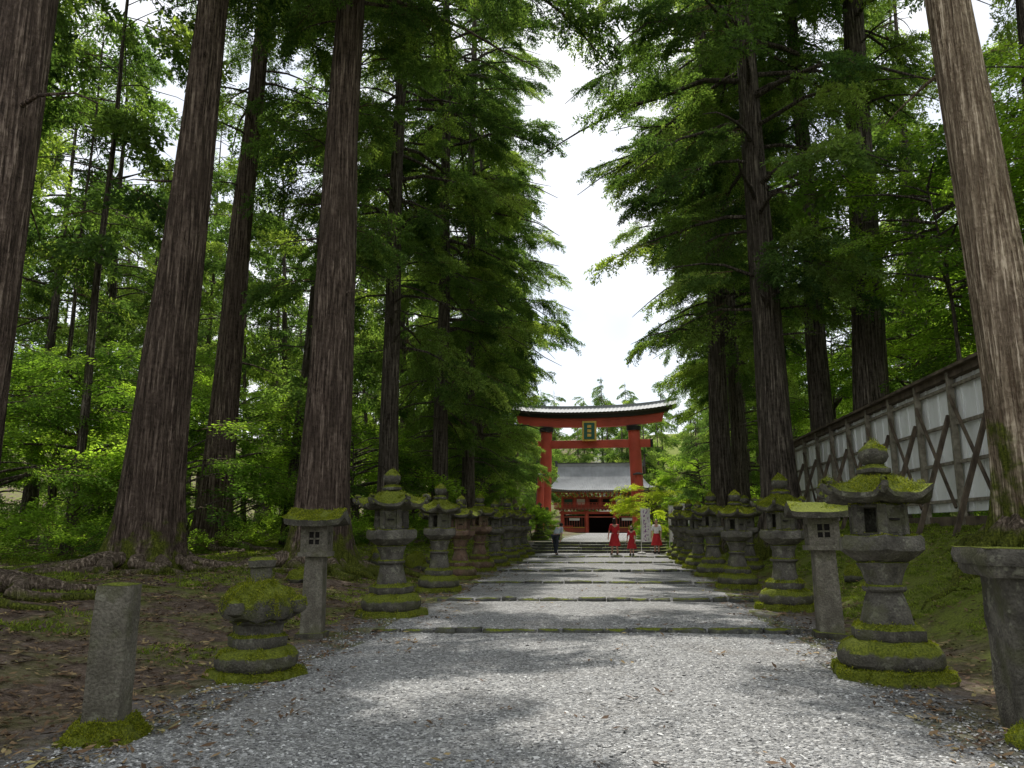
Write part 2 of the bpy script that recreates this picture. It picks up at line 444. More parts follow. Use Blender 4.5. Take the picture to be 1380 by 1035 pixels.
for i,r in enumerate(STAIR):
    x=-4.0
    zt=base_steps(r+.01)
    while x<3.0:
        L=R.uniform(.9,1.5); cx=min(x+L/2,3)
        yy=r+.13+SK*clampx(cx)
        mb.box((cx,yy,zt-.07),(L-.015,.36,.17),M['stepst'],Matrix.Rotation(math.atan(SK),3,'Z'),jit=.008)
        x+=L
mb.obj('stone_stairs',bevel=.012)
# ------------------------------------------------------------ trees
def trunk_mesh(mb,H,r0,rt,seed,mat,flare=.7,n=30,ox=0,oy=0,oz=0,lean=(0,0),bend=.15,ridge=.05):
    zs=[-.4,-.1,0,.12,.25,.4,.6,.85,1.2,1.7,2.4]
    z=3.2
    while z<H: zs.append(z); z+=1.1
    zs.append(H)
    ph=[random.Random(seed+k).uniform(0,6.28) for k in range(4)]
    def ctr(z):
        t=max(0,z)/H
        return Vector((ox+lean[0]*t+bend*mn.noise(Vector((seed,z*.12,0)))-bend*mn.noise(Vector((seed,0,0))),oy+lean[1]*t+bend*mn.noise(Vector((z*.12,seed,5)))-bend*mn.noise(Vector((0,seed,5))),oz+z))
    def rad(z):
        t=max(0,z)/H
        return r0+(rt-r0)*t**.85
    vs=[];fs=[]
    for z in zs:
        c=ctr(z); rb=rad(z)
        for k in range(n):
            th=2*math.pi*k/n
            lob=.5+.5*math.sin(3*th+ph[0])*.6+.25*math.sin(5*th+ph[1])+.15*math.sin(8*th+ph[2])
            f=math.exp(-max(z,-.1)/.55)*flare*max(0,lob)+math.exp(-max(z,0)/2.2)*.22
            rr=rb*(1+f)*(1+ridge*mn.noise(Vector((math.cos(th)*4,math.sin(th)*4,z*.3+seed)))+.035*math.sin(6*th+ph[3]+z*.1))
            if ridge>.06: rr*=1+.05*mn.noise(Vector((math.cos(th)*12,math.sin(th)*12,z*.25+seed)))
            vs.append(c+Vector((math.cos(th)*rr,math.sin(th)*rr,0)))
    for i in range(len(zs)-1):
        for k in range(n):
            k2=(k+1)%n; fs.append((i*n+k,i*n+k2,(i+1)*n+k2,(i+1)*n+k))
    mb.add(vs,fs,mat)
    return ctr,rad
def cedar(mb,pts,H,r0,z0,Rc,seed,nb,mat,o=(0,0,0),dens=1.0,limbn=5,sc=1.0,nidx=6,dead=6,lean=(0,0),flare=.7,n=30,rt=None,bias=None,ridge=.05,pw=.27,grow=1.9,thr=-.11,wl=.38):
    r=random.Random(seed)
    ctr,rad=trunk_mesh(mb,H,r0,rt if rt else r0*.12,seed,mat,flare,n,o[0],o[1],o[2],lean,ridge=ridge)
    off=Vector((seed*7.3,seed*3.1,seed*1.7))
    for k in range(nb+dead):
        isdead=k>=nb
        if isdead:
            z=r.uniform(max(3,z0*.35),z0+1); t=0; L=r.uniform(.8,2.6)
        else:
            t=((k+r.random())/nb)
            z=z0+(H-z0)*t**1.05
            L=Rc*((1-t)**pw)*min(1,.5+t*grow)*r.uniform(.5,1.15)+.3
        az=r.uniform(0,2*math.pi)
        if bias is not None and not isdead:
            L*=1+bias[1]*math.cos(az-bias[0])
        d=Vector((math.cos(az),math.sin(az),0))
        c=ctr(z); up=r.uniform(.0,.35); dr=r.uniform(.25,.55) if not isdead else r.uniform(.1,.5)
        P=[];RR=[];m=6
        sd=Vector((-d.y,d.x,0))*r.uniform(-.2,.2)
        for j in range(m):
            s=j/(m-1); P.append(c+d*L*s+sd*L*s*s+Vector((0,0,up*L*s-dr*L*s*s+.05*L*mn.noise(Vector((seed+k,s*3,0)))))); RR.append((.028+.011*L)*(1-s*.85)*(min(1,r0/.4)))
        mb.tube(P,RR,limbn,mat,False)
        if isdead: continue
        bl=1.9*sc
        e=1
        pos=L*.92-bl*.75
        first=True
        while first or pos>L*.2:
            s=max(.15,min(1,pos/L)); q=s*(m-1); i0=min(int(q),m-2); p=P[i0].lerp(P[i0+1],q-i0)
            a2=az+(r.uniform(-.25,.25) if first else e*r.uniform(.35,1.15)); e=-e
            k2=sc*r.uniform(.7,1.15)
            if L<1.6: k2*=.6
            tip=p+Vector((math.cos(a2),math.sin(a2),0))*bl*.5
            nn=mn.noise((tip+off)*wl)
            if nn>thr:
                pts.append((p+Vector((0,0,r.gauss(0,.08))),(r.uniform(-.45,.45),r.uniform(-.05,.5),a2),k2,r.randrange(nidx)))
                if nn>.08: pts.append((p+Vector((0,0,r.gauss(0,.25))),(r.uniform(-.6,.6),r.uniform(-.05,.7),a2+r.uniform(-.7,.7)),k2*.85,r.randrange(nidx)))
            pos-=.55*bl/dens*r.uniform(.7,1.2); first=False
def broadleaf(mb,pts,H,r0,z0,Rc,seed,nc,mat,o=(0,0,0),sc=1.0,nidx=4,lean=(0,0)):
    r=random.Random(seed)
    ctr,rad=trunk_mesh(mb,H*.85,r0,r0*.2,seed,mat,.4,14,o[0],o[1],o[2],lean,bend=.8)
    for k in range(nc):
        t=(k+r.random())/nc; z=z0+(H*.85-z0)*t; az=r.uniform(0,6.28); L=Rc*math.sqrt(max(.1,1-(t*1.6-.7)**2*.8))*r.uniform(.5,1.1)
        d=Vector((math.cos(az),math.sin(az),0)); c=ctr(z); up=r.uniform(.2,.6)
        P=[c+d*L*s+Vector((0,0,up*L*s-.25*L*s*s)) for s in (0,.25,.5,.75,1)]
        mb.tube(P,[(.02+.012*L)*(1-.8*s) for s in (0,.25,.5,.75,1)],5,mat,False)
        ns=max(1,int(L*.75/sc))
        for j in range(ns):
            s=.35+.6*r.random(); q=s*4; i0=min(int(q),3); p=P[i0].lerp(P[i0+1],q-i0)+Vector((r.gauss(0,.25),r.gauss(0,.25),r.gauss(0,.2)))*sc
            pts.append((p,(r.uniform(-.4,.4),r.uniform(-.2,.5),az+r.uniform(-1.2,1.2)),sc*r.uniform(.7,1.3),r.randrange(nidx)))
def roots(mb,x0,y0,r0,n,seed,mat,zoff,amin=0,amax=6.28,Lm=2.2):
    r=random.Random(seed)
    for k in range(n):
        a=amin+(amax-amin)*(k+r.random()*.7)/n; L=Lm*r.uniform(.5,1.15); P=[];RR=[]
        for j in range(11):
            s=j/10; a2=a+.6*mn.noise(Vector((seed+k,s*3,0)))*s*2
            d=r0*.8+L*s; xx=math.cos(a2)*d; yy=math.sin(a2)*d
            h=gz(x0+xx,y0+yy)-zoff
            P.append((xx,yy,h+.26*(1-s)**2+.035-.05*s)); RR.append((.19*(1-s)**1.2+.03)*r.uniform(.85,1.1))
        mb.tube(P,RR,8,mat,True)
def plant_cedar(x,y,H,r0,z0,Rc,seed,nb,mat='bark',rootn=0,**k):
    z=gz(x,y)-.05
    e=empty('cedar_tree',(x,y,z)); mb=MB(); pts=[]
    cedar(mb,pts,H,r0,z0,Rc,seed,nb,M[mat],**k)
    if rootn: roots(mb,x,y,r0,rootn,seed,M['root'],z,Lm=3.0 if x<0 else 1.5)
    mb.obj('trunk_and_limbs',smooth=True,parent=e)
    scatter('foliage',pts,G['cedar'],e)
    return e
# near avenue trees (left)
plant_cedar(-10.35,11.0,34,.64,15,5.0,11,46,'bark',12,rt=.12,n=56,ridge=.08,dead=4,lean=(1.3,0))
plant_cedar(-11.1,17.8,36,.72,16,4.6,12,50,'bark',15,rt=.02,n=56,ridge=.08,dead=3,lean=(1.5,0))
plant_cedar(-14.4,27,37,.60,16,4.8,13,54,'bark',4,rt=.06,n=40,ridge=.07,dead=4,lean=(1.3,0))
plant_cedar(-7.6,20.0,34,.68,16,6.4,14,84,'bark',14,rt=.12,n=56,ridge=.08,dead=6,lean=(.5,0),bias=(0,.45),thr=.04,wl=.5,dens=1.5)  # crown stretched over the path, above the frame, to cast dapples
# near avenue trees (right)
plant_cedar(6.75,13.3,30,.46,14,5.8,21,66,'barkl',9,rt=.14,n=56,ridge=.09,dead=2,lean=(-1.6,0),flare=.5,bias=(2.9,.4),thr=.04,wl=.5,dens=1.5)  # unseen upper limbs biased pathward to break up the sunlight on the gravel
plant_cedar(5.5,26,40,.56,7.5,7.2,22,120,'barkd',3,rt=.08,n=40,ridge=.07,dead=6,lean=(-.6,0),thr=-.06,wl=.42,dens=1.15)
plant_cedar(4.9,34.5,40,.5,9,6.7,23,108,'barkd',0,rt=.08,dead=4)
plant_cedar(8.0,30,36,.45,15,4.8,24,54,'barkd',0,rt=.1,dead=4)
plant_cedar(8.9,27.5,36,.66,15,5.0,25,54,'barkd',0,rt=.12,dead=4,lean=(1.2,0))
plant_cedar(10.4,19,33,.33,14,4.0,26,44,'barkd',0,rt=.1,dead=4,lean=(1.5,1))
# left avenue continuing
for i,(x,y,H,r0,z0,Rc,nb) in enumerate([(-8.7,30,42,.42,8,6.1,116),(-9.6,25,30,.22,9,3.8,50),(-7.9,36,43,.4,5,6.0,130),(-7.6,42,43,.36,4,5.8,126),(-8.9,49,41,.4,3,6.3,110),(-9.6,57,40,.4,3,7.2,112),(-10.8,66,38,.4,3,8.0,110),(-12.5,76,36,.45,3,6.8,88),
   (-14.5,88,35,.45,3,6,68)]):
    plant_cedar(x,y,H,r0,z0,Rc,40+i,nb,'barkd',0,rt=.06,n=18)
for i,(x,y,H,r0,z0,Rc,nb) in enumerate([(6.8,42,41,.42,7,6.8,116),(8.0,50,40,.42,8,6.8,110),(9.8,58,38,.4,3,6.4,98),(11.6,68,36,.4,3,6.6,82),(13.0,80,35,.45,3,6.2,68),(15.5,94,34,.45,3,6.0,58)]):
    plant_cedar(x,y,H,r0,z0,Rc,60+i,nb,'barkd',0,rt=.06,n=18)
# background forest: one object
fb=empty('background_forest',(0,0,0)); mb=MB(); pts=[]
r=random.Random(5)
placed=[(-9.9,11),(-11.1,17.8),(-14.3,27),(-7.6,20),(8,30),(8.9,27.5),(10.4,19)]
def far_ok(x,y,d): 
    return all((x-a)**2+(y-b)**2>d*d for a,b in placed)
cnt=0
for tr in range(6000):
    if cnt>154: break
    side=-1 if r.random()<.64 else 1
    y=r.uniform(8,120)
    x=side*(r.uniform(13,58) if side<0 else r.uniform(13.5,48))
    if side>0 and y<22 and x<20: continue
    if not far_ok(x,y,4.6): continue
    placed.append((x,y)); cnt+=1
    H=r.uniform(25,36); r0=r.uniform(.13,.5)
    cedar(mb,pts,H,r0,r.uniform(5,15),r.uniform(3,4.9),500+tr,42,M['barkd'],(x,y,gz(x,y)-.1),dens=.8,limbn=4,sc=1.25,nidx=4,dead=7,flare=.4,n=12,lean=(r.gauss(0,1.1),r.gauss(0,1.1)),thr=-.09)
for tr in range(118):
    if tr<72: x=r.uniform(-62,62); y=r.uniform(142,200)
    elif tr<104: x=r.choice((-1,1))*r.uniform(55,80); y=r.uniform(10,140)
    else: x=r.uniform(-50,50); y=r.uniform(-26,-8)
    H=r.uniform(19,25) if abs(x)<40 and y>100 else r.uniform(22,30)
    cedar(mb,pts,H,.35,2,r.uniform(4,5.5),900+tr,34,M['barkd'],(x,y,gz(x,y)-.1),dens=.6,limbn=4,sc=1.9,nidx=4,dead=0,flare=.3,n=8,pw=.7,thr=-.25)
mb.obj('trunks',smooth=True,parent=fb)
scatter('foliage',pts,G['far'],fb)
# broadleaf trees
def plant_leaf(x,y,H,r0,z0,Rc,seed,nc,g='leaf',nidx=4,sc=1.0,name='maple_tree'):
    z=gz(x,y)-.05; e=empty(name,(x,y,z)); mb=MB(); pts=[]
    broadleaf(mb,pts,H,r0,z0,Rc,seed,nc,M['barkd'],sc=sc,nidx=nidx)
    mb.obj('trunk_and_limbs',smooth=True,parent=e); scatter('foliage',pts,G[g],e)
for i,(x,y,H,r0,z0,Rc,nc) in enumerate([(-15.5,31,7,.10,1.2,3.6,44),(-19,26,8,.12,1.5,4,44),(-12,35,6,.08,.8,3,40),(-22,36,10,.14,2,5,50),(-28,30,10,.15,2,5,50),(-17,44,9,.12,1.5,5,50),(-25,22,8,.12,1.5,4,44),(-12,47,7,.1,1,3.6,44),(-13.5,24,4.2,.07,.8,2.2,20),(-17.5,20,5,.07,.8,2.6,24),
    (13.5,26,15,.2,5,5,64),(16,19,14,.2,5,5,70),(20,28,16,.2,4,6,70),(14,37,13,.18,3,5,60),(24,20,17,.22,5,6,70),(13,46,12,.15,2,4.5,54),(11.5,16,13,.12,7,3.2,36),(9.6,22.5,11.5,.1,6,3.0,26)]):
    plant_leaf(x,y,H,r0,z0,Rc,700+i,nc)
plant_leaf(2.6,46,3.6,.06,.9,1.9,740,34,'leafy',2,.6,'yellow_green_shrub')
plant_leaf(5.4,44,4.5,.06,.9,2.0,741,34,'leaf',4,.6,'garden_shrub')
plant_leaf(-7.6,52,4.0,.06,.6,2.2,742,34,'leaf',4,.6,'garden_shrub')
up=[]
r=random.Random(33)
for k in range(1300):
    if r.random()<.78: x=-r.uniform(8.5,34); y=r.uniform(17,60)
    else: x=r.uniform(8.2,25); y=r.uniform(16,60)
    if abs(x+11.1)<2.2 and abs(y-17.8)<2.5: continue
    n=mn.noise(Vector((x*.25,y*.25,1)))
    if n<-.1: continue
    up.append((Vector((x,y,gz(x,y)+r.uniform(.05,.6+1.6*max(0,n)))),(r.uniform(-.5,.5),r.uniform(-.7,.2),r.uniform(0,6.28)),r.uniform(.4,.85),r.randrange(4)))
for k in range(300):
    s=r.choice((-1,1)); y=r.uniform(45,120); x=s*r.uniform(8 if y<75 else 10.5,16)-(1 if s<0 else 0)
    up.append((Vector((x,y,gz(x,y)+r.uniform(.05,2.2))),(r.uniform(-.5,.5),r.uniform(-.6,.3),r.uniform(0,6.28)),r.uniform(.9,1.4),r.randrange(4)))
scatter('understory_shrubs',up,G['leaf'])
def bush(x,y,rx,h,seed):
    r=random.Random(seed); z=gz(x,y); pts=[]
    e=empty('azalea_bush',(x,y,z)); mb=MB()
    for k in range(6):
        a=k*1.05; mb.tube([(0,0,0),(math.cos(a)*rx*.4,math.sin(a)*rx*.4,h*.6)],[.03,.01],5,M['barkd'])
    mb.obj('stems',parent=e)
    for k in range(int(220*rx*h)):
        v=rv(r); v.z=abs(v.z); p=Vector((v.x*rx,v.y*rx,v.z*h))*r.uniform(.8,1)
        pts.append((p,(r.uniform(-.5,.5),-v.z*.9,math.atan2(v.y,v.x)),.35*r.uniform(.7,1.2),r.randrange(3)))
    scatter('foliage',pts,G['sprig'],e)
bush(-4.6,47,1.5,1.9,1); bush(3.0,51,1.2,1.7,2); bush(-6.3,45,1.2,1.5,3); bush(4.9,49,1.5,1.9,4); bush(3.9,39,.9,1.2,5)
# ------------------------------------------------------------ lanterns
def moss_on(o,mb,dens,cond,parent,seed=0,sc=1.0):
    r=random.Random(seed); pts=[]
    for f in mb.f:
        if len(f)!=4: continue
        a,b,c,d=[Vector(mb.v[i]) for i in f]
        n=(b-a).cross(c-a)+(c-a).cross(d-a); ar=n.length/2
        if ar<1e-7: continue
        n.normalize(); ce=(a+b+c+d)/4
        if not cond(ce,n): continue
        ex=ar*dens; k=int(ex)+(1 if r.random()<ex-int(ex) else 0)
        for _ in range(k):
            u,v=r.random(),r.random(); p=a.lerp(b,u).lerp(d.lerp(c,u),v)
            q=n.to_track_quat('Z','Y').to_euler()
            pts.append((p,(q.x,q.y,q.z+0),sc*r.uniform(.6,1.4),r.randrange(3)))
    if pts: scatter('moss',pts,G['moss'],parent)
def lantern(x,y,h=2.38,seed=0,mossk=1,wide=1.0,rz=None,detail=True,tuft=True,st=None):
    r=random.Random(seed); mb=MB(); st=st or M['stone']; sm=M['stonem']; s=h/2.38; w=s*wide
    sg=36 if detail else 24
    def P(l): return [(a*w,b*s) for a,b in l]
    A=lambda l,m,n,**k: mb.lathe(P(l),m,n,sg,seed=seed+len(mb.v)*.01,**k)
    A([(.60,-.1),(.61,.03),(.58,.10),(.3,.115)],M['stonep'],6,disp=.02)
    A([(.45,.10),(.485,.14),(.49,.24),(.44,.32),(.36,.36),(.3,.365)],sm if st is M['stone'] else st,0,disp=.012)
    A([(.35,.36),(.365,.38),(.365,.47),(.30,.52),(.2,.525)],st,6,disp=.008)
    sh=r.uniform(.88,1.15)
    A([(.25,.52),(.215,.66),(.185*sh,.82),(.185*sh,.92),(.205,1.03),(.25,1.12),(.2,1.14)],st,0,disp=.008)
    mb.lathe(P([(.205*sh,.835),(.225*sh,.855),(.225*sh,.885),(.205*sh,.905)]),st,0,sg,disp=.004,seed=seed)
    pw=r.uniform(.94,1.06)
    A([(.25,1.13),(.36*pw,1.20),(.415*pw,1.24),(.42*pw,1.34),(.39*pw,1.385),(.2,1.39)],st,6,disp=.008,lift=.02,rmax=.42*w)
    fr=.255*w
    A([(.27,1.385),(.275,1.42),(.2,1.425)],st,6,disp=.003)
    for k in range(6):
        a=k*math.pi/3
        mb.box((math.cos(a)*fr*.93,math.sin(a)*fr*.93,1.56*s),(.085*w,.085*w,.30*s),st,Matrix.Rotation(a,3,'Z'),jit=.004)
        a2=a+math.pi/6; rr=fr*.80
        if k%3!=1:
            continue
        mb.box((math.cos(a2)*rr,math.sin(a2)*rr,1.56*s),(.05*w,.2*w,.27*s),st,Matrix.Rotation(a2,3,'Z'),jit=.004)
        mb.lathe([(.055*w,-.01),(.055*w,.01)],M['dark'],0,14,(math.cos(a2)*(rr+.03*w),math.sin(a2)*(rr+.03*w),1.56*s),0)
    A([(.27,1.68),(.28,1.70),(.26,1.725)],st,6,disp=.003)
    rw=r.uniform(.92,1.06)
    A([(.25,1.715),(.50*rw,1.735),(.54*rw,1.76),(.54*rw,1.81),(.42,1.875),(.28,1.95),(.17,2.02),(.13,2.03)],sm,6,disp=.026,lift=.10*s,rmax=.54*w)
    for k in range(6):
        a=k*math.pi/3
        if r.random()<.15: continue
        c=Vector((math.cos(a)*.54*w*rw,math.sin(a)*.54*w*rw,1.895*s))
        d=Vector((math.cos(a),math.sin(a),0))
        pp=[];rr=[]
        for j in range(9):
            th=-1.9+j*.55; rad=.058*w
            pp.append(c+d*(math.cos(th)*rad)+Vector((0,0,math.sin(th)*rad))); rr.append(.040*w*(1-.05*j))
        mb.tube(pp,rr,8,sm)
    A([(.12,2.02),(.16,2.05),(.16,2.09),(.10,2.115),(.085,2.135),(.125,2.165),(.15,2.22),(.14,2.29),(.08,2.35),(.02,2.40)],sm,0,disp=.01)
    z=gz(x,y)
    o=mb.obj('stone_lantern',smooth='auto',loc=(x,y,z),rot=(r.uniform(-.025,.025),r.uniform(-.025,.025),r.uniform(0,1) if rz is None else rz))
    if tuft:
        def cond(c,n):
            nn=mn.noise(c*5+Vector((seed,0,0)))
            if c.z<.14*s: return n.z>.2 and nn>-.2
            if c.z>1.7*s: return n.z>.25 and nn>.15-.4*mossk
            return n.z>.6 and nn>.05
        moss_on(o,mb,900*mossk if detail else 350,cond,o,seed,1.0 if detail else 1.6)
    return o
lantern(2.83,8.75,2.42,1,.75,1.02,rz=.35)
lantern(3.16,15.1,2.42,2,1.6,.95,rz=.1)
lantern(2.95,19.2,2.25,3,1.2,1.0)
lantern(2.92,23.2,2.35,4,1,1,detail=False)
lantern(2.86,26.6,2.15,5,.6,1,detail=False)
lantern(2.9,29.7,2.25,6,1,1,detail=False)
lantern(2.9,32.8,2.2,7,.7,1,detail=False)
lantern(3.0,36.0,2.25,8,1,1,detail=False)
lantern(4.1,24.5,2.3,19,1,1,detail=False)
lantern(-3.7,13.2,2.45,11,.6,1.0,rz=.2)
lantern(-3.9,17.8,2.42,12,.8,.95)
lantern(-4.1,21.4,2.25,13,.6,1,st=M['stoneflare'])
lantern(-4.1,24.6,2.35,14,1,1,detail=False,st=M['stoneflare'])
lantern(-4.0,27.3,2.2,15,.6,1,detail=False)
lantern(-3.95,30.4,2.3,16,.8,1,detail=False)
lantern(-4.0,33.4,2.2,17,.6,1,detail=False)
lantern(-4.0,36.3,2.2,18,1,1,detail=False)
lantern(-5.0,22.6,2.2,20,1,1,detail=False)
# ruined lantern (left foreground)
mb=MB()
mb.lathe([(.56,-.1),(.58,.04),(.54,.10),(.3,.12)],M['stonep'],6,40,disp=.02,seed=3)
mb.lathe([(.42,.10),(.46,.15),(.465,.25),(.42,.31),(.33,.33)],M['stonem'],0,40,disp=.015,seed=4)
mb.lathe([(.31,.32),(.33,.35),(.33,.44),(.28,.47),(.28,.56),(.33,.59),(.3,.62)],M['stone'],6,36,disp=.012,seed=5)
mb.lathe([(.28,.60),(.42,.63),(.45,.68),(.44,.77),(.37,.88),(.26,.97),(.15,1.02)],M['stonem'],6,42,disp=.03,seed=6,lift=.04,rmax=.48)
for a in (-.1,2.0,4.2):
    c=Vector((math.cos(a)*.43,math.sin(a)*.43,.76)); mb.lathe([(.02,-.09),(.09,-.06),(.11,0),(.09,.06),(.02,.09)],M['stonem'],0,16,c,.015,seed=a)
mb.lathe([(.15,1.0),(.13,1.05),(.12,1.15),(.15,1.17),(.16,1.24),(.12,1.27),(.05,1.275)],M['stone'],0,28,disp=.01,seed=7)
o=mb.obj('ruined_stone_lantern',smooth='auto',loc=(-3.66,8.0,gz(-3.66,8.0)-.02),rz=.3); o.scale=(.9,.9,.96)
moss_on(o,mb,1100,lambda c,n:(c.z<.14 and n.z>.1 and mn.noise(c*6)>-.2) or (.66<c.z<1.04 and n.z>.05 and mn.noise(c*6)>-.25) or (n.z>.5 and mn.noise(c*6)>.2),o,5)
# small square post lanterns
def post_lantern(x,y,h,seed,rz,moss=True,wk=.82):
    mb=MB(); r=random.Random(seed); s=h/1.9; st=M['stonel']
    mb.box((0,0,.02),(.5,.5,.12),M['stonem'],jit=.02)
    mb.box((0,0,.62*s),(.38,.36,1.22*s),st,taper=.86,jit=.006)
    mb.box((0,0,1.265*s),(.54,.54,.07*s),st,jit=.004)
    zc=1.50*s; H=.40*s
    for sx in (-1,1):
        for sy in (-1,1): mb.box((sx*.19,sy*.19,zc),(.09,.09,H),st,jit=.003)
    for k in range(4):
        q=Matrix.Rotation(k*math.pi/2,3,'Z')
        mb.box(q@Vector((0,-.195,zc+H*.38)),(.30,.06,H*.24),st,q,jit=.002)
        mb.box(q@Vector((0,-.195,zc-H*.36)),(.30,.06,H*.28),st,q,jit=.002)
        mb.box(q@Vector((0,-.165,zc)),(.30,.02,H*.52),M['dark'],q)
        mb.box(q@Vector((0,-.188,zc)),(.025,.03,H*.5),st,q)
        mb.box(q@Vector((0,-.19,zc)),(.285,.026,.025),st,q)
        for sx in (-1,1): mb.box(q@Vector((sx*.122,-.196,zc)),(.055,.05,H*.5),st,q)
    zr=1.70*s; W=.50; D=.46; n=12; vs=[];fs=[]
    def zt(u,v): return zr+.07+.15*(1-abs(v))*1.0+.03*abs(u)**3
    for j in range(n+1):
        for i in range(n+1):
            u=-1+2*i/n; v=-1+2*j/n
            vs.append(Vector((u*W,v*D,zt(u,v)))+mn.noise_vector(Vector((u*3,v*3,seed)))*.014)
    for j in range(n+1):
        for i in range(n+1):
            u=-1+2*i/n; v=-1+2*j/n
            vs.append(Vector((u*W*.97,v*D*.97,zt(u,v)-.08-.05*(1-abs(v)))))
    K=(n+1)**2
    for j in range(n):
        for i in range(n):
            a=j*(n+1)+i; fs.append((a,a+1,a+n+2,a+n+1)); fs.append((K+a,K+a+n+1,K+a+n+2,K+a+1))
    for i in range(n):
        fs.append((i,K+i,K+i+1,i+1)); b=n*(n+1)+i; fs.append((b,b+1,K+b+1,K+b))
        a=i*(n+1); fs.append((a,a+n+1,K+a+n+1,K+a)); a+=n; fs.append((a,K+a,K+a+n+1,a+n+1))
    mb.add(vs,fs,M['stonem'])
    o=mb.obj('post_lantern',loc=(x,y,gz(x,y)),rot=(r.uniform(-.02,.02),r.uniform(-.02,.02),rz),smooth='auto'); o.scale=(wk,wk,1)
    moss_on(o,mb,1000 if moss else 350,lambda c,n:(c.z>1.72*s and n.z>.3 and mn.noise(c*4+Vector((seed,0,0)))>(-.25 if moss else .12)),o,seed)
post_lantern(-4.13,10.75,1.70,3,.12,wk=.78)
post_lantern(3.02,11.7,1.84,4,-.08,False,wk=.88)
mb=MB()
def roughbox(mb,c,d,m,taper=1,n=8,disp=.008,seed=0,top=.0):
    vs=[];fs=[]
    nz=max(2,int(d[2]/.08))
    ring=[]
    for k in range(n): ring.append((-1+2*k/n,-1))
    for k in range(n): ring.append((1,-1+2*k/n))
    for k in range(n): ring.append((1-2*k/n,1))
    for k in range(n): ring.append((-1,1-2*k/n))
    N=len(ring)
    def pt(x,y,t):
        k=1+(taper-1)*t; rr=.97 if t in(0,1) else 1
        p=Vector((x*d[0]/2*k*rr,y*d[1]/2*k*rr,(t-.5)*d[2]))
        if abs(x)==1 and abs(y)==1: p.x*=.95;p.y*=.95
        return p+Vector(c)+mn.noise_vector(p*6+Vector((seed,seed,0)))*disp+mn.noise_vector(p*18+Vector((seed,0,0)))*disp*.5
    for j in range(nz+1):
        for x,y in ring: vs.append(pt(x,y,j/nz))
    for j in range(nz):
        for k in range(N):
            k2=(k+1)%N; fs.append((j*N+k,j*N+k2,(j+1)*N+k2,(j+1)*N+k))
    o=len(vs); m2=n
    for j in range(m2+1):
        for i in range(m2+1):
            x=-1+2*i/m2; y=-1+2*j/m2; p=pt(x*.985,y*.985,1); p.z+=top*(1-max(abs(x),abs(y)))+.002; vs.append(p)
    for j in range(m2):
        for i in range(m2):
            a=o+j*(m2+1)+i; fs.append((a,a+1,a+m2+2,a+m2+1))
    mb.add(vs,fs,m)
roughbox(mb,(0,0,.06),(.60,.58,.22),M['stonep'],.62,disp=.03,seed=2,top=.03)
roughbox(mb,(0,0,.60),(.27,.27,1.06),M['stonel'],.92,disp=.008,seed=5,top=.02)
px,py=-3.66,5.55
o=mb.obj('stone_post',smooth='auto',loc=(px,py,gz(px,py)-.05),rot=(0,.01,.2))
moss_on(o,mb,1500,lambda c,n:c.z<.22 and n.z>.1 and mn.noise(c*7)>-.3,o,9)
mb=MB()
roughbox(mb,(0,0,.62),(.50,.5,1.2),M['stone'],1.18,disp=.014,seed=15)
roughbox(mb,(0,0,1.20),(.80,.78,.09),M['stone'],1.08,disp=.008,seed=17)
roughbox(mb,(0,0,1.30),(.90,.88,.12),M['stone'],1.0,disp=.008,seed=18)
px,py=3.14,6.45
o=mb.obj('stone_pedestal',smooth='auto',loc=(px,py,gz(px,py)-.02),rot=(0,.015,-.12))
def boulder(x,y,rx,h,seed,name='mossy_rock',m='stonep',mossd=700):
    mb=MB(); mb.lathe([(rx*.8,-h*.3),(rx,h*.15),(rx*.85,h*.6),(rx*.5,h*.9),(rx*.08,h)],M[m],0,22,disp=rx*.22,seed=seed,nsc=1.6/rx*.7,sub=rx*.15)
    o=mb.obj(name,smooth=True,loc=(x,y,gz(x,y)),rz=seed)
    moss_on(o,mb,mossd,lambda c,n:n.z>.2 and mn.noise(c*5)>-.3,o,seed)
boulder(2.85,6.15,.15,.12,3); boulder(3.05,6.0,.2,.09,4,'rock','stone',50); boulder(3.35,5.95,.17,.14,5)
boulder(-6.4,22.0,.45,.75,6); boulder(-5.9,23.6,.35,.5,7); boulder(-6.8,17,.35,.25,8); boulder(5.0,17,.3,.25,9); boulder(-5.7,12.6,.16,.1,12,'rock','stone',50)
